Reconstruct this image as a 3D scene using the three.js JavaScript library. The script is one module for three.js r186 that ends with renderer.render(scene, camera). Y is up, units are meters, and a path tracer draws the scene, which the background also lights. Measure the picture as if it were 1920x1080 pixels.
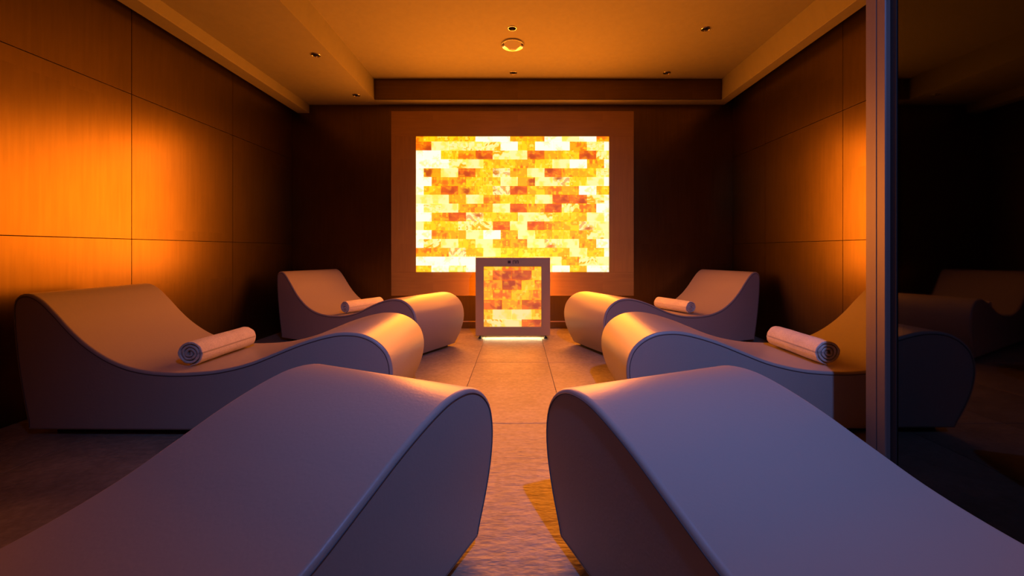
import * as THREE from 'three';
import { RectAreaLightUniformsLib } from 'three/addons/lights/RectAreaLightUniformsLib.js';
import { mergeGeometries } from 'three/addons/utils/BufferGeometryUtils.js';
import { RoundedBoxGeometry } from 'three/addons/geometries/RoundedBoxGeometry.js';

// ---------------------------------------------------------------- camera, lights, exposure
const scene = new THREE.Scene();
scene.background = new THREE.Color(0x000000);
const camera = new THREE.PerspectiveCamera(2 * Math.atan(540 / 762) * 180 / Math.PI, 1920 / 1080, 0.05, 60);
camera.position.set(0, 0.92, 0);
camera.lookAt(0, 0.92, -10);
camera.setViewOffset(1920, 1080, -11, 70, 1920, 1080);       // a shifted lens keeps the uprights upright
camera.updateProjectionMatrix();

const renderer = new THREE.WebGLRenderer();
renderer.toneMapping = THREE.LinearToneMapping;
renderer.toneMappingExposure = 1.0;
renderer.shadowMap.enabled = true;
renderer.shadowMap.type = THREE.PCFSoftShadowMap;
RectAreaLightUniformsLib.init();

// z = -depth from the camera; the salt wall stands 4.82 m away
const BACK = -4.82, LEFT = -2.68, RIGHT = 2.55, FRONT = 2.2;
const OPEN = { x0: -1.203, x1: 1.076, y0: 0.667, y1: 2.268 };           // opening in the wooden surround
const BOX = { x0: -0.44, x1: 0.336, y0: 0.036, y1: 0.848, zf: -4.224, zb: -4.45 };

// light of the salt wall: the lamps sit behind the bricks along its two sides, so the outer bricks shine brightest
for (const [x0, x1, power] of [[OPEN.x0 + 0.01, OPEN.x0 + 0.46, 19], [OPEN.x0 + 0.46, OPEN.x1 - 0.46, 9.5], [OPEN.x1 - 0.46, OPEN.x1 - 0.01, 19]]) {
  const l = new THREE.RectAreaLight(new THREE.Color().setRGB(1, 0.215, 0.003), power, x1 - x0, OPEN.y1 - OPEN.y0 - 0.02);
  l.position.set((x0 + x1) / 2, (OPEN.y0 + OPEN.y1) / 2, BACK + 0.05);
  l.lookAt(l.position.x, l.position.y, 0);
  l.name = 'salt_wall_light'; scene.add(l);
}
// light of the lit salt front of the heater
const boxLight = new THREE.RectAreaLight(new THREE.Color().setRGB(1, 0.215, 0.003), 4.5, 0.585, 0.615);
boxLight.position.set(-0.0555, 0.4405, BOX.zf - 0.004);
boxLight.lookAt(boxLight.position.x, boxLight.position.y, 0);
// lamp tube under the heater
const underLight = new THREE.RectAreaLight(new THREE.Color().setRGB(1, 0.68, 0.32), 40.0, 0.62, 0.03);
underLight.position.set(-0.052, 0.0275, BOX.zf - 0.06);
underLight.lookAt(-0.052, -2, BOX.zf - 0.06);
// the heater glows through salt on its rear side as well
const rearLight = new THREE.RectAreaLight(new THREE.Color().setRGB(1, 0.215, 0.003), 8.0, 0.585, 0.615);
rearLight.position.set(-0.0555, 0.4405, BOX.zb + 0.004);
rearLight.lookAt(rearLight.position.x, rearLight.position.y, -20);
rearLight.name = 'heater_rear_light';
scene.add(boxLight, underLight, rearLight);
boxLight.name = 'heater_light'; underLight.name = 'heater_under_light';
// blue downlight in the ceiling behind the camera
const blueSpot = new THREE.SpotLight(new THREE.Color().setRGB(0.17, 0.33, 1), 19, 0, 0.74, 1.0, 2);
blueSpot.position.set(0.6, 2.88, 0.2);
blueSpot.target.position.set(0.35, 0, -3.0);
blueSpot.castShadow = true; blueSpot.shadow.radius = 1.5; blueSpot.shadow.mapSize.set(2048, 2048);
blueSpot.name = 'blue_downlight_beam';
scene.add(blueSpot, blueSpot.target);

// ---------------------------------------------------------------- helpers
let seed = 7;
const rnd = () => { seed = (seed * 1664525 + 1013904223) >>> 0; return seed / 4294967296; };
const names = {};
function numbered(n) { const k = names[n] = (names[n] ?? -1) + 1; return k ? n + '_' + String(k).padStart(3, '0') : n; }
function mesh(name, geo, mat, parent, top = false) {
  const m = new THREE.Mesh(geo, mat); m.name = top ? numbered(name) : name;
  m.castShadow = m.receiveShadow = true; parent.add(m); return m;
}
function thing(name, label, category, group) {
  const g = new THREE.Group(); g.name = numbered(name); g.userData = { label, category };
  if (group) g.userData.group = group;
  scene.add(g); return g;
}
function structure(name, label, category) { const g = new THREE.Group(); g.name = name; g.userData = { kind: 'structure', label, category }; scene.add(g); return g; }
function box(x0, x1, y0, y1, z0, z1) { const g = new THREE.BoxGeometry(x1 - x0, y1 - y0, z1 - z0); g.translate((x0 + x1) / 2, (y0 + y1) / 2, (z0 + z1) / 2); return g; }
// block with chamfered edges; w, h in its face, d thick, face towards +z at z = 0
function slab(w, h, d, c) {
  const s = new THREE.Shape(); s.moveTo(-w / 2 + c, -h / 2 + c); s.lineTo(w / 2 - c, -h / 2 + c); s.lineTo(w / 2 - c, h / 2 - c); s.lineTo(-w / 2 + c, h / 2 - c); s.closePath();
  const g = new THREE.ExtrudeGeometry(s, { depth: d - c, bevelEnabled: true, bevelThickness: c, bevelSize: c, bevelSegments: 1, curveSegments: 1, steps: 1 });
  g.translate(0, 0, -d);
  return g;
}
function planarUV(g, fu, fv) { const p = g.attributes.position, uv = new Float32Array(p.count * 2); for (let i = 0; i < p.count; i++) { uv[2 * i] = fu(p.getX(i), p.getY(i), p.getZ(i)); uv[2 * i + 1] = fv(p.getX(i), p.getY(i), p.getZ(i)); } g.setAttribute('uv', new THREE.BufferAttribute(uv, 2)); return g; }

// tiling value noise
const PERM = Array.from({ length: 4096 }, () => rnd());
function vnoise(x, y, per, salt = 0) {
  const xi = Math.floor(x), yi = Math.floor(y), fx = x - xi, fy = y - yi, sx = fx * fx * (3 - 2 * fx), sy = fy * fy * (3 - 2 * fy);
  const h = (a, b) => PERM[(((a % per) + per) % per * 61 + (((b % per) + per) % per) * 127 + salt * 311) & 4095];
  return (h(xi, yi) * (1 - sx) + h(xi + 1, yi) * sx) * (1 - sy) + (h(xi, yi + 1) * (1 - sx) + h(xi + 1, yi + 1) * sx) * sy;
}
function fbm(x, y, per, oct, salt) { let a = 0.5, s = 0, n = 0; for (let i = 0; i < oct; i++) { s += a * vnoise(x, y, per, salt + i); n += a; x *= 2; y *= 2; per *= 2; a *= 0.55; } return s / n; }
function texture(w, h, fn, srgb = true, wrap = THREE.RepeatWrapping) {
  const d = new Uint8Array(w * h * 4);
  for (let j = 0; j < h; j++) for (let i = 0; i < w; i++) { const c = fn(i / w, j / h); for (let k = 0; k < 3; k++) d[(j * w + i) * 4 + k] = Math.max(0, Math.min(255, Math.round(c[k] * 255))); d[(j * w + i) * 4 + 3] = 255; }
  const t = new THREE.DataTexture(d, w, h); t.magFilter = THREE.LinearFilter; t.minFilter = THREE.LinearFilter; t.wrapS = t.wrapT = wrap;
  t.colorSpace = srgb ? THREE.SRGBColorSpace : THREE.NoColorSpace; t.needsUpdate = true; return t;
}
const grey = (v) => [v, v, v];
const lerp = (a, b, t) => a.map((v, i) => v + (b[i] - v) * t);
const smooth = (a, b, x) => { const t = Math.max(0, Math.min(1, (x - a) / (b - a))); return t * t * (3 - 2 * t); };

// ---------------------------------------------------------------- materials
const lin = (r, g, b) => new THREE.Color().setRGB(r, g, b);
const std = (o) => new THREE.MeshPhysicalMaterial(o);
// veneer: fine upright grain, one metre per tile
const grainMap = texture(512, 512, (u, v) => { const g = fbm(u * 64, v * 4, 64, 4, 3), b = fbm(u * 5, v * 3, 5, 3, 9); const t = 0.9 + 0.08 * (g - 0.5) + 0.08 * (b - 0.5); return [t, t * 0.985, t * 0.96]; });
const grainBump = texture(512, 512, (u, v) => grey(fbm(u * 96, v * 6, 96, 3, 21)), false);
const veneer = [0, 1, 2].map((i) => std({ color: lin(0.205 + 0.008 * i, 0.138 + 0.005 * i, 0.042 + 0.002 * i), metalness: 0.92, map: grainMap, bumpMap: grainBump, bumpScale: 0.00006, roughness: 0.3, ior: 1.5 }));
const surroundWood = std({ color: lin(0.62, 0.38, 0.06), map: grainMap, bumpMap: grainBump, bumpScale: 0.0003, roughness: 0.55 });
const gapMat = std({ color: lin(0.03, 0.02, 0.015), roughness: 0.9 });
const plasterMap = texture(256, 256, (u, v) => grey(0.955 + 0.05 * (fbm(u * 24, v * 24, 24, 4, 40) - 0.5)));
const plaster = std({ color: lin(0.31, 0.285, 0.16), map: plasterMap, roughness: 0.85 });
const stoneMap = [0, 1, 2].map((k) => texture(512, 512, (u, v) => { const a = fbm(u * 6, v * 6, 6, 5, 50 + 7 * k), b = fbm(u * 60, v * 60, 60, 3, 80 + k); const t = 0.86 + 0.22 * (a - 0.5) + 0.2 * (b - 0.5); return [t, t * 0.98, t * 0.95]; }));
const stoneBump = texture(1024, 1024, (u, v) => { const x = u + 0.05 * fbm(u * 5, v * 5, 5, 3, 90); return grey(0.6 * fbm(x * 14, v * 44, 1024, 4, 95) + 0.4 * fbm(u * 40, v * 110, 1024, 3, 99)); }, false);
const stone = stoneMap.map((m, i) => std({ color: lin(0.38 + 0.012 * i, 0.335 + 0.01 * i, 0.27 + 0.01 * i), map: m, bumpMap: stoneBump, bumpScale: 0.0035, roughness: 0.45 }));
const leatherBump = texture(512, 512, (u, v) => grey(fbm(u * 90, v * 90, 90, 3, 120)), false);
const leather = std({ color: lin(0.39, 0.335, 0.28), bumpMap: leatherBump, bumpScale: 0.0003, roughness: 0.37 });
const leatherPiping = std({ color: lin(0.08, 0.075, 0.08), roughness: 0.5 });
const blackMat = std({ color: lin(0.012, 0.012, 0.013), roughness: 0.6 });
const terryMap = texture(256, 256, (u, v) => { const t = 0.9 + 0.12 * (fbm(u * 60, v * 60, 60, 3, 140) - 0.5) + 0.08 * (fbm(u * 6, v * 6, 6, 3, 150) - 0.5); return [t, t * 0.985, t * 0.95]; });
const terryBump = texture(512, 512, (u, v) => grey(0.6 * fbm(u * 160, v * 160, 160, 2, 160) + 0.4 * fbm(u * 9, v * 9, 9, 3, 170)), false);
const terry = std({ color: lin(0.9, 0.86, 0.78), map: terryMap, bumpMap: terryBump, bumpScale: 0.004, roughness: 0.95, sheen: 0.4, sheenRoughness: 0.8 });
const heaterMetal = std({ color: lin(0.58, 0.42, 0.2), roughness: 0.45, metalness: 0.2 });
const chrome = std({ color: lin(0.8, 0.78, 0.75), roughness: 0.18, metalness: 1 });
const brushed = std({ color: lin(0.17, 0.145, 0.13), roughness: 0.42, metalness: 0.5, bumpMap: grainBump, bumpScale: 0.0001 });
const glassDark = std({ color: lin(0.02, 0.02, 0.022), transmission: 1, thickness: 0, roughness: 0.03, ior: 1.52 });
const lampInside = std({ color: lin(0.05, 0.045, 0.04), roughness: 0.4 });
const lensOff = std({ color: lin(0.35, 0.33, 0.3), roughness: 0.12 });

// ---------------------------------------------------------------- room shell
// floor of large stone tiles, each its own slab over a dark joint bed
{
  const f = structure('floor', 'stone tile floor with thin joints', 'floor');
  mesh('joint_bed', box(LEFT - 0.1, RIGHT + 0.1, -0.12, -0.004, BACK - 0.1, FRONT + 0.1), std({ color: lin(0.12, 0.10, 0.085), roughness: 0.9 }), f);
  const W = 0.5955, D = 1.18, jx = -0.345, jz = -2.165, gap = 0.0035;
  const xs = [], zs = [];
  for (let k = -6; k < 8; k++) xs.push(jx + k * W);
  for (let k = -4; k < 4; k++) zs.push(jz - k * D);
  const clamp = (v, a, b) => Math.max(a, Math.min(b, v));
  for (let i = 0; i + 1 < xs.length; i++) for (let j = 0; j + 1 < zs.length; j++) {
    const x0 = clamp(xs[i], LEFT, RIGHT), x1 = clamp(xs[i + 1], LEFT, RIGHT), z1 = clamp(zs[j], BACK, FRONT), z0 = clamp(zs[j + 1], BACK, FRONT);
    if (x1 - x0 < 0.02 || z1 - z0 < 0.02) continue;
    const g = slab(x1 - x0 - gap, z1 - z0 - gap, 0.02, 0.0012); g.rotateX(-Math.PI / 2);
    const ou = rnd() * 3, ov = rnd() * 3;
    planarUV(g, (x) => x * 0.9 + ou, (x, y, z) => z * 0.9 + ov);
    mesh('tile', g, stone[Math.floor(rnd() * 3)], f).position.set((x0 + x1) / 2, 0, (z0 + z1) / 2);
  }
}
// side walls: metre-wide veneer panels with fine joints
function panelWall(name, label, X, dir, joints, rows, top) {
  const w = structure(name, label, 'wall');
  mesh('wall_core', box(Math.min(X - dir * 0.02, X - dir * 0.2), Math.max(X - dir * 0.02, X - dir * 0.2), -0.1, 3.2, BACK - 0.2, FRONT + 0.2), gapMat, w);
  for (let i = 0; i + 1 < joints.length; i++) for (let j = 0; j + 1 < rows.length; j++) {
    const d0 = joints[i], d1 = joints[i + 1], y0 = rows[j], y1 = rows[j + 1], gap = 0.0035;
    const g = slab(d1 - d0 - gap, y1 - y0 - gap, 0.02, 0.0008);
    const ou = rnd() * 5, ov = rnd() * 5;
    planarUV(g, (x) => x + ou, (x, y) => y + ov);
    const m = mesh('veneer_panel', g, veneer[Math.floor(rnd() * 3)], w);
    m.position.set(X, (y0 + y1) / 2, -(d0 + d1) / 2); m.rotation.y = dir * Math.PI / 2;
  }
}
panelWall('wall_left', 'satin wood veneer wall of square panels behind the loungers', LEFT, 1, [-FRONT, -1.18, -0.18, 0.82, 1.82, 2.82, 3.82, 4.82], [0, 1.0, 2.005, 3.1]);
panelWall('wall_right', 'satin wood veneer wall of square panels beyond the metal post', RIGHT, -1, [-FRONT, -1.81, -0.81, 0.19, 1.19, 2.19, 3.19, 4.19, 4.82], [0, 1.0, 2.02, 3.1]);
// back wall with the opening for the salt panel
{
  const w = structure('wall_back', 'dark brown wall around the glowing salt panel', 'wall');
  const z0 = BACK - 0.22, z1 = BACK;
  const uvw = (g) => planarUV(g, (x, y, z) => x + z, (x, y) => y);
  const gs = [box(LEFT, OPEN.x0 - 0.03, 0, 3.1, z0, z1), box(OPEN.x1 + 0.03, RIGHT, 0, 3.1, z0, z1), box(OPEN.x0 - 0.03, OPEN.x1 + 0.03, 0, OPEN.y0 - 0.03, z0, z1), box(OPEN.x0 - 0.03, OPEN.x1 + 0.03, OPEN.y1 + 0.03, 3.1, z0, z1)];
  mesh('wall_face', uvw(mergeGeometries(gs)), veneer[0], w);
  mesh('recess_back', box(OPEN.x0 - 0.03, OPEN.x1 + 0.03, OPEN.y0 - 0.03, OPEN.y1 + 0.03, z0 - 0.02, z0 + 0.02), gapMat, w);
  const b = structure('baseboard_back', 'low wooden baseboard under the salt wall', 'baseboard');
  mesh('board', planarUV(box(LEFT, RIGHT, 0, 0.078, BACK, BACK + 0.014), (x) => x, (x, y) => y), veneer[0], b);
  mesh('top_edge', box(LEFT, RIGHT, 0.078, 0.086, BACK, BACK + 0.016), std({ color: lin(0.4, 0.27, 0.17), roughness: 0.4 }), b);
}
// wall behind the camera
{
  const w = structure('wall_front', 'plain veneer wall behind the viewer', 'wall');
  mesh('wall_face', planarUV(box(LEFT, RIGHT, 0, 3.1, FRONT, FRONT + 0.2), (x) => x, (x, y) => y), veneer[0], w);
}
const LAMPS = [[-1.787, 2.65, 3.59], [-1.796, 2.65, 4.52], [-0.05, 2.89, 3.60], [-0.05, 2.89, 4.50], [1.67, 2.89, 3.61], [1.65, 2.89, 4.50], [0.6, 2.89, -0.2]];   // x, height, depth
// ceiling: raised tray, lowered soffit along one side, bands along the walls, shadow gaps beside the walls
{
  const c = structure('ceiling', 'raised plaster ceiling tray with lowered edges', 'ceiling');
  const pl = (g) => planarUV(g, (x, y, z) => x + 0.3 * y, (x, y, z) => z + 0.3 * y);
  // plate with round cut-outs: holes are [x, z], the underside lies at y0
  const holed = (x0, x1, z0, z1, y0, y1, holes) => {
    const s = new THREE.Shape(); s.moveTo(x0, -z1); s.lineTo(x1, -z1); s.lineTo(x1, -z0); s.lineTo(x0, -z0); s.closePath();
    for (const [hx, hz] of holes) { const h = new THREE.Path(); h.absarc(hx, -hz, 0.0345, 0, Math.PI * 2, true); s.holes.push(h); }
    const g = new THREE.ExtrudeGeometry(s, { depth: y1 - y0, bevelEnabled: false, curveSegments: 24 }); g.rotateX(-Math.PI / 2); g.translate(0, y0, 0); return pl(g);
  };
  mesh('ceiling_slab', box(LEFT - 0.2, RIGHT + 0.2, 2.96, 3.2, BACK - 0.2, FRONT + 0.2), plaster, c);
  mesh('ceiling_board', holed(LEFT - 0.2, RIGHT + 0.2, BACK - 0.2, FRONT + 0.2, 2.89, 2.96, LAMPS.filter((l) => l[1] > 2.8).map((l) => [l[0], -l[2]])), plaster, c);
  const t = structure('trim_1', 'lowered plaster soffit strip along the panelled wall', 'soffit');
  const soft = (x0, x1, y0, y1, z0, z1) => { const g = new RoundedBoxGeometry(x1 - x0, y1 - y0, z1 - z0, 2, 0.006); g.translate((x0 + x1) / 2, (y0 + y1) / 2, (z0 + z1) / 2); return pl(g); };
  mesh('soffit', holed(-2.475, -1.648, BACK, FRONT, 2.65, 2.895, LAMPS.filter((l) => l[1] < 2.8).map((l) => [l[0], -l[2]])), plaster, t);
  const t2 = structure('trim_2', 'narrow hanging plaster band beside the panelled wall, under the soffit', 'ceiling band');
  mesh('band', soft(-2.612, -2.47, 2.55, 2.91, BACK, FRONT), plaster, t2);
  const t3 = structure('trim_3', 'hanging plaster band beside the wall with the metal post', 'ceiling band');
  mesh('band', soft(2.34, 2.452, 2.65, 2.91, BACK, FRONT), plaster, t3);
  const t4 = structure('trim_4', 'plaster beam across the ceiling above the salt wall', 'ceiling beam');
  mesh('beam', soft(-1.66, 2.35, 2.65, 2.91, BACK, BACK + 0.148), plaster, t4);
  mesh('fascia_board', planarUV(box(-1.648, 2.34, 2.658, 2.89, BACK + 0.148, BACK + 0.16), (x, y) => y, (x) => x), veneer[0], t4);
}

// ---------------------------------------------------------------- salt wall
function saltTexture(kind, v) {
  const P = { W: [1, 0.985, 0.90], C: [1, 0.94, 0.62], L: [1, 0.90, 0.32], Y: [1, 0.82, 0.02], O: [1, 0.66, 0.0], R: [0.98, 0.43, 0.0], K: [0.62, 0.2, 0.02] };
  const s = 200 + v * 37 + kind.charCodeAt(0) * 3;
  const ang = 0.5 + 1.6 * PERM[s & 4095], ca = Math.cos(ang), sa = Math.sin(ang), cx = 0.2 + 0.6 * PERM[(s + 5) & 4095], cy = 0.3 + 0.4 * PERM[(s + 9) & 4095];
  return texture(128, 64, (u, w) => {
    const x = u * 2, y = w;
    const a = fbm(x * 1.6, y * 1.6, 64, 3, s), b = fbm(x * 3.2, y * 3.2, 64, 3, s + 11), fine = fbm(x * 18, y * 18, 64, 2, s + 17);
    const across = (x * ca + y * sa) * 4 + 0.5 * a;
    const vein = smooth(0.47, 0.58, fbm(across * 0.9, (x * -sa + y * ca) * 1.1, 64, 3, s + 23));
    const spot = smooth(0.42, 0.05, Math.hypot(x / 2 - cx, (y - cy) * 0.7) + 0.5 * (b - 0.5));
    let c;
    if (kind === 'W') c = lerp(P.W, P.C, smooth(0.5, 0.75, a));
    else if (kind === 'C') c = lerp(P.C, P.L, smooth(0.4, 0.7, a) * 0.9);
    else if (kind === 'Y') c = lerp(lerp(P.Y, P.O, smooth(0.45, 0.65, a)), P.L, smooth(0.55, 0.75, b) * 0.9);
    else if (kind === 'O') c = lerp(lerp(P.O, P.R, smooth(0.5, 0.72, a)), P.Y, smooth(0.55, 0.75, b) * 0.8);
    else if (kind === 'D') c = lerp(lerp(P.R, P.O, smooth(0.5, 0.75, b) * 0.7), P.K, Math.max(spot * 0.8, vein * 0.45));
    else if (kind === 'S') c = lerp(lerp(P.C, P.L, smooth(0.4, 0.7, b)), P.O, vein * 0.95);
    else if (kind === 'V') c = lerp(lerp(P.C, P.L, smooth(0.45, 0.7, b)), P.K, Math.max(spot * 0.75 * smooth(0.35, 0.6, b + 0.2 * vein), vein * 0.35));
    else c = lerp(lerp(P.O, P.Y, smooth(0.5, 0.7, a)), P.K, spot * 0.85);   // 'B': orange with a brown cloud
    const f = 0.98 + 0.04 * (fine - 0.5);
    return [c[0] * f, c[1] * f, c[2] * f];
  }, true, THREE.MirroredRepeatWrapping);
}
const saltMats = {};
function saltMat(kind, v, dim) {
  const key = kind + v + dim;
  if (!saltMats[key]) { const base = saltMats[kind + v] ??= saltTexture(kind, v); saltMats[key] = std({ color: lin(0.5, 0.3, 0.16), roughness: 0.55, emissive: 0xffffff, emissiveMap: base, emissiveIntensity: dim }); }
  return saltMats[key];
}
const VARIANTS = { W: 3, C: 4, Y: 5, O: 5, D: 5, S: 6, V: 5, B: 3 };
function saltBrick(parent, kind, x0, x1, y0, y1, z, depth, dim, rear = false) {
  const gap = 0.0016, w = x1 - x0 - gap, h = y1 - y0 - gap;
  const g = slab(w, h, depth, 0.0035);
  const fl = rnd() < 0.5 ? -1 : 1, fv = rnd() < 0.5 ? -1 : 1;
  const ou = (rnd() - 0.5) * 0.5, ov = (rnd() - 0.5) * 0.5;
  planarUV(g, (x) => 0.5 + ou + fl * x / 0.205, (x, y) => 0.5 + ov + fv * y / 0.105);
  const m = mesh('salt_brick', g, saltMat(kind, Math.floor(rnd() * VARIANTS[kind]), dim), parent);
  m.position.set((x0 + x1) / 2, (y0 + y1) / 2, z + (rnd() - 0.5) * 0.006);
  if (rear) m.rotation.y = Math.PI;
}
{
  const g = thing('salt_brick_panel', 'large glowing wall panel of yellow and amber salt bricks in a wooden surround', 'salt wall');
  const rows = ['OYYYWWOOWCWO', 'DCSSSWYWWOSW', 'WWYODSCDOYDS', 'WWSCYYOYCWOW', 'WBCDYVOCDOYS', 'WOOYYCBCVYCW', 'WYDBYVDYOOWY', 'CCOCOYYCDDSW', 'WSCOOCDODSOW', 'WODVYYCSYYCW', 'CYYSSDCDOYVC', 'WOOCWOCYYOSC', 'WSCYCOOCVCOW', 'OOVYCYYYYCYW', 'WWWWCYYCCOSC', 'YWSWYYWCWYWW'];
  const sc = 158.1, yOf = (v) => 0.92 + (470 - v) / sc, xOf = (u) => (u - 971) / sc;
  const pitchY = 16.5, first = 266.8, pitchX = 32.2;
  rows.forEach((row, r) => {
    const top = r === 0 ? 257.2 : first + (r - 1) * pitchY, bot = r === 15 ? 509.8 : first + r * pitchY;
    const start = r % 2 ? 810 : 795.3;
    for (let k = 0; k < 12; k++) {
      const u0 = k === 0 ? 781.2 : start + (k - 1) * pitchX, u1 = k === 11 ? 1140.8 : start + k * pitchX;
      saltBrick(g, row[k], xOf(u0), xOf(u1), yOf(bot), yOf(top), BACK + 0.034, 0.08, 1.12);
    }
  });
  mesh('backing', box(OPEN.x0 - 0.02, OPEN.x1 + 0.02, OPEN.y0 - 0.02, OPEN.y1 + 0.02, BACK - 0.12, BACK - 0.052), gapMat, g);
  // wide wooden surround, part of the same panel
  const X0 = -1.494, X1 = 1.367, Y0 = 0.388, Y1 = 2.566, zb = BACK + 0.0015, zf = BACK + 0.028;
  const part = (name, x0, x1, y0, y1, along) => { const b = new RoundedBoxGeometry(x1 - x0, y1 - y0, zf - zb, 2, 0.003); b.translate((x0 + x1) / 2, (y0 + y1) / 2, (zb + zf) / 2); planarUV(b, along ? (x, y, z) => y + z : (x, y, z) => x + z, along ? (x, y) => x : (x, y) => y); mesh(name, b, surroundWood, g); };
  part('surround_board', X0, X1, OPEN.y1, Y1, true); part('surround_board', X0, X1, Y0, OPEN.y0, true);
  part('surround_board', X0, OPEN.x0, OPEN.y0, OPEN.y1, false); part('surround_board', OPEN.x1, X1, OPEN.y0, OPEN.y1, false);
}

// ---------------------------------------------------------------- salt heater
{
  const g = thing('salt_heater', 'box shaped floor heater with metal casing and glowing amber salt brick front', 'heater');
  const { x0, x1, y0, y1, zf, zb } = BOX, px0 = -0.355, px1 = 0.244, py0 = 0.127, py1 = 0.754;
  const rb = (a, b, c, d, e, f, r = 0.004) => { const q = new RoundedBoxGeometry(b - a, d - c, f - e, 2, r); q.translate((a + b) / 2, (c + d) / 2, (e + f) / 2); return q; };
  const t = 0.02;
  const frame = new THREE.Shape(); frame.moveTo(x0, y0); frame.lineTo(x1, y0); frame.lineTo(x1, y1); frame.lineTo(x0, y1); frame.closePath();
  const hole = new THREE.Path(); hole.moveTo(px0, py0); hole.lineTo(px0, py1); hole.lineTo(px1, py1); hole.lineTo(px1, py0); hole.closePath(); frame.holes.push(hole);
  const fg = new THREE.ExtrudeGeometry(frame, { depth: 0.016, bevelEnabled: true, bevelThickness: 0.002, bevelSize: 0.002, bevelOffset: -0.002, bevelSegments: 2 }); fg.translate(0, 0, zf - 0.018);
  mesh('front_frame', fg, heaterMetal, g);
  mesh('side_panel', rb(x0 + 0.002, x0 + t, y0, y1, zb + 0.02, zf - 0.02), heaterMetal, g);
  mesh('side_panel', rb(x1 - t, x1 - 0.002, y0, y1, zb + 0.02, zf - 0.02), heaterMetal, g);
  mesh('top_panel', rb(x0 + t, x1 - t, y1 - t, y1, zb + 0.02, zf - 0.02), heaterMetal, g);
  const bg = fg.clone(); bg.translate(0, 0, zb + 0.018 - zf); mesh('rear_frame', bg, heaterMetal, g);
  mesh('bottom_panel', rb(x0 + t, x1 - t, y0, y0 + 0.012, zb + t, zf - 0.02), heaterMetal, g);
  // salt bricks of the front
  const rows = [[0, 'YOOY'], [1, 'YDDY'], [0, 'ODYO'], [1, 'YOYO'], [0, 'DOD'], [1, 'YCCY'], [0, 'SCD']];
  const pw = 0.2, ph = 0.1027; let yt = py1;
  rows.forEach(([odd, row], r) => {
    const yb = r === 0 ? py1 - 0.04 : r === 6 ? py0 - 0.004 : yt - ph;
    let cuts = odd ? [px0, px0 + 0.09, px0 + 0.29, px0 + 0.5, px1] : [px0, px0 + 0.19, px0 + 0.395, px1];
    if (row.length === 4 && !odd) cuts = [px0, px0 + 0.19, px0 + 0.395, px0 + 0.53, px1];
    for (let k = 0; k + 1 < cuts.length; k++) saltBrick(g, row[k], cuts[k] - (k === 0 ? 0.004 : 0), cuts[k + 1] + (k + 2 === cuts.length ? 0.004 : 0), yb, yt + (r === 0 ? 0.004 : 0), zf - 0.022, 0.05, 0.92);
    for (let k = 0; k + 1 < cuts.length; k++) saltBrick(g, row[k], cuts[k] - (k === 0 ? 0.004 : 0), cuts[k + 1] + (k + 2 === cuts.length ? 0.004 : 0), yb, yt + (r === 0 ? 0.004 : 0), zb + 0.022, 0.05, 0.92, true);
    yt = yb;
  });
  // lamp tube under the casing and the four feet
  mesh('under_lamp', rb(-0.36, 0.26, 0.029, 0.036, zf - 0.075, zf - 0.045, 0.003), std({ color: lin(0.6, 0.5, 0.4), emissive: lin(1, 0.86, 0.55), emissiveIntensity: 2.2, roughness: 0.5 }), g);
  for (const fx of [x0 + 0.045, x1 - 0.045]) for (const fz of [zf - 0.035, zb + 0.04]) {
    const pts = [[0, 0], [0.016, 0], [0.018, 0.004], [0.018, 0.012], [0.009, 0.016], [0.007, 0.022], [0.007, 0.037], [0, 0.037]].map(([a, b]) => new THREE.Vector2(a, b));
    mesh('foot', new THREE.LatheGeometry(pts, 16), blackMat, g).position.set(fx, 0, fz);
  }
  // small raised maker's mark in the top rail: a dark block, a bright bar and three open strokes
  const mark = std({ color: lin(0.06, 0.03, 0.02), roughness: 0.5 });
  const bar = (a, b, c, d) => box(a, b, c, d, zf - 0.0005, zf + 0.0015);
  const lx = -0.105, ly = 0.782;
  const rail = g.children.find((o) => o.name === 'front_frame');
  mesh('logo_block', bar(lx, lx + 0.03, ly + 0.006, ly + 0.034), mark, rail);
  mesh('logo_bar', bar(lx + 0.034, lx + 0.047, ly, ly + 0.042), std({ color: lin(0.6, 0.42, 0.25), roughness: 0.4 }), rail);
  mesh('logo_strokes', mergeGeometries([bar(lx + 0.052, lx + 0.058, ly, ly + 0.036), bar(lx + 0.058, lx + 0.074, ly + 0.03, ly + 0.036), bar(lx + 0.074, lx + 0.081, ly + 0.004, ly + 0.036), bar(lx + 0.088, lx + 0.094, ly + 0.004, ly + 0.036), bar(lx + 0.094, lx + 0.104, ly + 0.03, ly + 0.036), bar(lx + 0.104, lx + 0.112, ly + 0.004, ly + 0.036)]), mark, rail);
}

// ---------------------------------------------------------------- loungers
const LW = 0.66, KX = 0.965, KY = 1.027;
const PROFILE = [[0.112, 0.03], [0.052, 0.13], [0.014, 0.22], [0, 0.295], [0.004, 0.35], [0.027, 0.41], [0.081, 0.462], [0.149, 0.493], [0.217, 0.503], [0.284, 0.501], [0.37, 0.484], [0.488, 0.449], [0.61, 0.403], [0.74, 0.356], [0.9, 0.321], [1.057, 0.308], [1.162, 0.308], [1.268, 0.317], [1.374, 0.340], [1.479, 0.383], [1.582, 0.448], [1.658, 0.513], [1.742, 0.598], [1.815, 0.662], [1.872, 0.687], [1.921, 0.683], [1.951, 0.655], [1.958, 0.605], [1.945, 0.42], [1.915, 0.22], [1.875, 0.03]].map(([s, y]) => [s * KX, y * KY]);
function seatHeight(s) { for (let i = 4; i + 1 < PROFILE.length; i++) { const [a, ya] = PROFILE[i], [b, yb] = PROFILE[i + 1]; if (s >= a && s <= b) return ya + (yb - ya) * (s - a) / (b - a); } return 0.3; }
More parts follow.
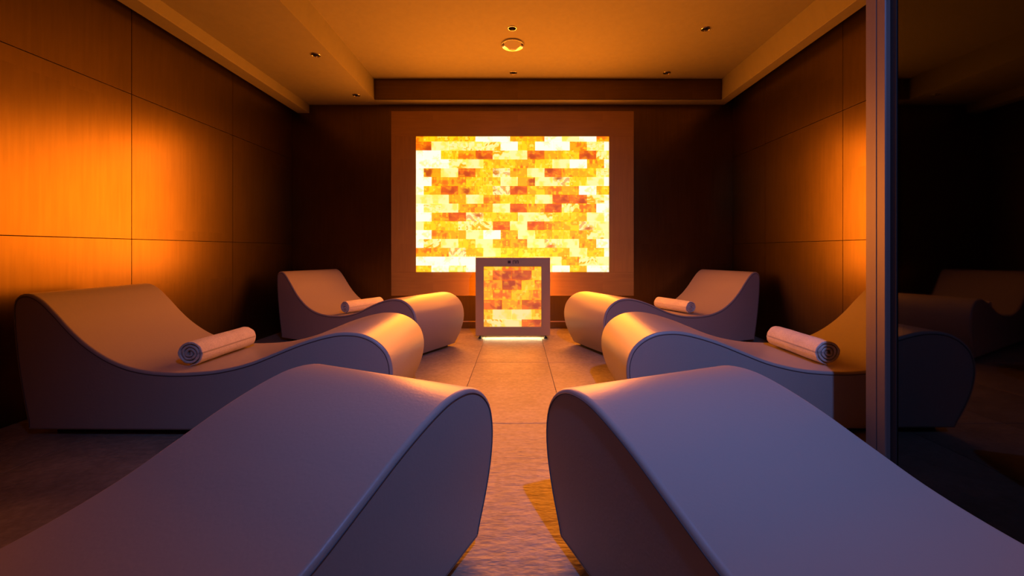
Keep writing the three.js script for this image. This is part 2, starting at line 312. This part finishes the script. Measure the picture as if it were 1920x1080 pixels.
// local frame: x runs from foot to head, y up, z across
function makeLounger(label) {
  const root = thing('wave_lounger', label, 'lounger', 'wave loungers around the heater');
  const curve = new THREE.CatmullRomCurve3(PROFILE.map(([s, y]) => new THREE.Vector3(s, y, 0)), false, 'centripetal');
  const pts = curve.getSpacedPoints(150).map((p) => [p.x, p.y]);
  const nb = 40, a0 = pts[pts.length - 1], b0 = pts[0];
  const n0 = pts.length;
  for (let i = 1; i < nb; i++) pts.push([a0[0] + (b0[0] - a0[0]) * i / nb, a0[1]]);
  const N = pts.length, R = 0.013;
  const nor = pts.map((p, i) => { const q = pts[(i + 1) % N], o = pts[(i + N - 1) % N], tx = q[0] - o[0], ty = q[1] - o[1], l = Math.hypot(tx, ty); return [-ty / l, tx / l]; });
  // cover: wraps the profile, its edges rolled over
  const ring = [];
  for (let k = 0; k <= 5; k++) { const a = k / 5 * Math.PI / 2; ring.push([-LW / 2 + R * (1 - Math.sin(a)), R * (1 - Math.cos(a))]); }
  const rows = [...ring.slice().reverse().map(([v, o]) => [v, o]), ...ring.map(([v, o]) => [-v, o])];
  // order: from one side (v=-LW/2) to the other
  rows.sort((p, q) => p[0] - q[0]);
  const pos = [], uv = [], idx = []; let len = 0;
  for (let i = 0; i <= N; i++) {
    const p = pts[i % N], n = nor[i % N]; if (i) len += Math.hypot(p[0] - pts[(i - 1) % N][0], p[1] - pts[(i - 1) % N][1]);
    for (const [v, o] of rows) { pos.push(p[0] - n[0] * o, p[1] - n[1] * o, v); uv.push(len * 1.5, v * 1.5); }
  }
  const M = rows.length;
  for (let i = 0; i < N; i++) for (let j = 0; j + 1 < M; j++) { const a = i * M + j, b = a + M; idx.push(a, a + 1, b, b, a + 1, b + 1); }
  const cg = new THREE.BufferGeometry(); cg.setAttribute('position', new THREE.Float32BufferAttribute(pos, 3)); cg.setAttribute('uv', new THREE.Float32BufferAttribute(uv, 2)); cg.setIndex(idx); cg.computeVertexNormals();
  mesh('cover', cg, leather, root);
  const inset = pts.map((p, i) => new THREE.Vector2(p[0] - nor[i][0] * (R - 0.0005), p[1] - nor[i][1] * (R - 0.0005)));
  for (const side of [-1, 1]) {
    const sg = new THREE.ShapeGeometry(new THREE.Shape(inset)); planarUV(sg, (x) => x * 1.5, (x, y) => y * 1.5);
    if (side < 0) { sg.scale(1, 1, -1); const ix = sg.index.array; for (let i = 0; i < ix.length; i += 3) { const t = ix[i]; ix[i] = ix[i + 1]; ix[i + 1] = t; } sg.computeVertexNormals(); }
    sg.translate(0, 0, side * (LW / 2 - 0.001));
    const panel = mesh('side_panel', sg, leather, root);
    const seam = new THREE.CatmullRomCurve3(pts.slice(0, n0).filter((_, i) => i % 2 === 0).map((p, i) => new THREE.Vector3(p[0] - nor[i * 2][0] * (R + 0.002), p[1] - nor[i * 2][1] * (R + 0.002), side * (LW / 2 - 0.0005))), false);
    mesh('piping', new THREE.TubeGeometry(seam, 150, 0.0022, 6), leatherPiping, panel);
  }
  mesh('plinth', box(0.16, 1.72, 0, 0.032, -LW / 2 + 0.05, LW / 2 - 0.05), blackMat, root);
  return root;
}
// x, depth of the middle of the foot end and direction foot to head in degrees (0 = +x, 90 = away from the camera)
const POSES = {
  ML: [-0.614, 2.327, 179.5, 'taupe wave lounger with rolled towel parallel to the salt wall, under the lowered soffit'],
  MR: [0.548, 2.365, -0.6, 'taupe wave lounger with rolled towel partly hidden by the metal post'],
  BL: [-0.667, 3.581, 151.6, 'taupe wave lounger with rolled towel in the corner under the lowered soffit'],
  BR: [0.576, 3.64, 23.5, 'taupe wave lounger with rolled towel in the corner away from the lowered soffit'],
  FL: [-0.381, 1.49, -113.7, 'taupe wave lounger without towel, on the lowered soffit side of the aisle'],
  FR: [0.396, 1.48, -68.0, 'taupe wave lounger without towel, beside the dark glass screen'],
};
let proto = null; const loungers = {};
for (const [key, [x, d, deg, label]] of Object.entries(POSES)) {
  let o;
  if (!proto) o = proto = makeLounger(label);
  else { o = proto.clone(); o.name = numbered('wave_lounger'); o.userData = { label, category: 'lounger', group: 'wave loungers around the heater' }; scene.add(o); }
  o.position.set(x, 0, -d); o.rotation.set(0, deg * Math.PI / 180, 0); loungers[key] = o; o.updateMatrixWorld(true);
}

// ---------------------------------------------------------------- rolled towels
function makeTowel(label, key, s, across, turn, len, rad, salt) {
  const root = thing('rolled_towel', label, 'towel', 'rolled towels on the loungers');
  // cross-section: a folded sheet wound up from its middle
  const turns = 3.4, n = 150, th = 0.0125, pitch = 0.0150 * rad / 0.062;
  const r0 = rad - turns * pitch - th / 2;
  const c = [];
  for (let i = 0; i <= n; i++) { const a = i / n * turns * 2 * Math.PI + 2.1; const r = r0 + pitch * (a - 2.1) / (2 * Math.PI) + 0.0006 * Math.sin(a * 3.3 + salt); c.push([r * Math.cos(a) * 1.04, r * Math.sin(a) * 0.96]); }
  const out = [], inn = [];
  for (let i = 0; i <= n; i++) { const p = c[Math.max(0, i - 1)], q = c[Math.min(n, i + 1)], tx = q[0] - p[0], ty = q[1] - p[1], l = Math.hypot(tx, ty) || 1, w = th / 2 * (i > n - 6 ? (n - i + 1) / 7 : 1); out.push(new THREE.Vector2(c[i][0] + ty / l * w, c[i][1] - tx / l * w)); inn.push(new THREE.Vector2(c[i][0] - ty / l * w, c[i][1] + tx / l * w)); }
  const shape = new THREE.Shape([...out, ...inn.reverse()]);
  const g = new THREE.ExtrudeGeometry(shape, { depth: len, steps: 14, bevelEnabled: true, bevelThickness: 0.006, bevelSize: 0.0035, bevelOffset: -0.0035, bevelSegments: 3 });
  g.translate(0, 0, -len / 2);
  const p = g.attributes.position;
  for (let i = 0; i < p.count; i++) { const x = p.getX(i), y = p.getY(i), z = p.getZ(i), a = Math.atan2(y, x); const k = 1 + 0.045 * (vnoise(a * 1.4 + 20 + salt, z * 9 + 30, 999, salt) - 0.5) + 0.02 * (vnoise(a * 5 + 40, z * 30 + 50, 999, salt + 3) - 0.5); p.setXYZ(i, x * k, y * k, z + 0.006 * (vnoise(x * 60 + 90, y * 60 + 90, 999, salt) - 0.5)); }
  planarUV(g, (x, y, z) => Math.atan2(y, x) * 0.25, (x, y, z) => z * 4 + Math.hypot(x, y) * 4);
  g.computeVertexNormals();
  mesh('roll', g, terry, root);
  // filling of the core, wound towel seen between the turns
  const core = new THREE.CylinderGeometry(rad - 0.012, rad - 0.012, len - 0.03, 40); core.rotateX(Math.PI / 2);
  mesh('inner_turns', core, terry, root);
  const local = new THREE.Vector3(s, seatHeight(s) + rad * 0.945, across);
  root.position.copy(local.applyMatrix4(loungers[key].matrixWorld));
  root.rotation.set(0, POSES[key][2] * Math.PI / 180 + turn, 0);
  // lean with the seat below
  return root;
}
makeTowel('rolled cream towel on the lounger parallel to the salt wall, under the lowered soffit', 'ML', 1.10, 0.0, 0.0, 0.42, 0.071, 1);
makeTowel('rolled cream towel on the lounger that the metal post partly hides', 'MR', 1.09, 0.0, 0.0, 0.42, 0.071, 2);
makeTowel('rolled cream towel on the corner lounger under the lowered soffit', 'BL', 1.0, 0.0, 0.0, 0.42, 0.066, 3);
makeTowel('rolled cream towel on the corner lounger away from the lowered soffit', 'BR', 1.08, 0.0, 0.0, 0.42, 0.066, 4);

// ---------------------------------------------------------------- ceiling fittings
function downlight(label, x, y, d, lens = lensOff) {
  const g = thing('downlight', label, 'downlight', 'small recessed ceiling downlights');
  const v2 = ([a, b]) => new THREE.Vector2(a, b);
  mesh('trim_ring', new THREE.LatheGeometry([[0.032, 0.004], [0.032, -0.003], [0.034, -0.005], [0.038, -0.005], [0.041, -0.003], [0.041, 0.0]].map(v2), 36), chrome, g);
  const cup = mesh('reflector', new THREE.LatheGeometry([[0.0335, 0.0], [0.0325, 0.012], [0.028, 0.035], [0.0001, 0.036]].map(v2), 36), lampInside, g);
  const bulb = new THREE.SphereGeometry(0.019, 20, 12); bulb.scale(1, 0.4, 1); mesh('lens', bulb, lens, cup).position.y = 0.03;
  g.position.set(x, y, -d); return g;
}
downlight('small recessed downlight in the lowered soffit, farther from the salt wall', -1.787, 2.65, 3.59);
downlight('small recessed downlight in the lowered soffit, close to the salt wall', -1.796, 2.65, 4.52);
downlight('small recessed downlight next to the round ceiling speaker', -0.05, 2.89, 3.60);
downlight('small recessed downlight between the round ceiling speaker and the ceiling beam', -0.05, 2.89, 4.50);
downlight('small recessed downlight in the raised ceiling, well away from the speaker and beam', 1.67, 2.89, 3.61);
downlight('small recessed downlight in the raised ceiling, close to the beam and side band', 1.65, 2.89, 4.50);
{
  const b = downlight('blue glowing recessed downlight in the ceiling above the aisle', 0.6, 2.89, -0.2, std({ color: lin(0.2, 0.25, 0.6), emissive: lin(0.3, 0.36, 1), emissiveIntensity: 3, roughness: 0.3 }));
  b.userData.group = 'small recessed ceiling downlights';
  const s = thing('ceiling_speaker', 'round flush ceiling speaker with bright metal ring and flat centre disc', 'speaker');
  const v2 = ([a, b]) => new THREE.Vector2(a, b);
  mesh('metal_ring', new THREE.LatheGeometry([[0.107, 0.0], [0.1075, -0.014], [0.104, -0.0155], [0.080, -0.004], [0.078, 0.0]].map(v2), 64), chrome, s);
  mesh('centre_disc', new THREE.LatheGeometry([[0.0001, -0.0045], [0.079, -0.0045], [0.0795, 0.0]].map(v2), 48), std({ color: lin(0.2, 0.17, 0.11), roughness: 0.5 }), s);
  s.position.set(-0.05, 2.89, -3.88);
}

// ---------------------------------------------------------------- glass screen with its metal post
{
  const g = thing('glass_screen', 'dark glass screen held by a tall brushed metal post', 'glass screen');
  const X = 1.40, zp0 = -1.639, zp1 = -1.548;
  const sh = new THREE.Shape();                          // post section seen from above: (x, z)
  const P = [[X + 0.004, zp0], [X, zp0 + 0.005], [X, zp0 + 0.050], [X + 0.005, zp0 + 0.051], [X + 0.005, zp0 + 0.054], [X, zp0 + 0.055], [X, zp1 - 0.003], [X + 0.003, zp1], [X + 0.055, zp1], [X + 0.055, zp0]];
  P.forEach(([x, z], i) => (i ? sh.lineTo(x, -z) : sh.moveTo(x, -z))); sh.closePath();
  const pg = new THREE.ExtrudeGeometry(sh, { depth: 2.885, bevelEnabled: false }); pg.rotateX(-Math.PI / 2); planarUV(pg, (x, y, z) => x + z, (x, y) => y);
  mesh('post', pg, brushed, g).userData.label = 'brushed metal post with a narrow groove';
  mesh('glass_pane', box(X + 0.0225, X + 0.0325, 0.012, 2.70, zp1, -0.85), glassDark, g).userData.label = 'dark tinted glass pane';
  mesh('gasket', box(X + 0.0185, X + 0.0365, 0.012, 2.70, zp1 - 0.001, zp1 + 0.024), blackMat, g);
  mesh('floor_rail', box(X + 0.0155, X + 0.0395, 0, 0.014, zp1, -0.85), brushed, g);
}

scene.traverse((o) => { if (o.isMesh) { o.castShadow = true; o.receiveShadow = true; } });
renderer.render(scene, camera);
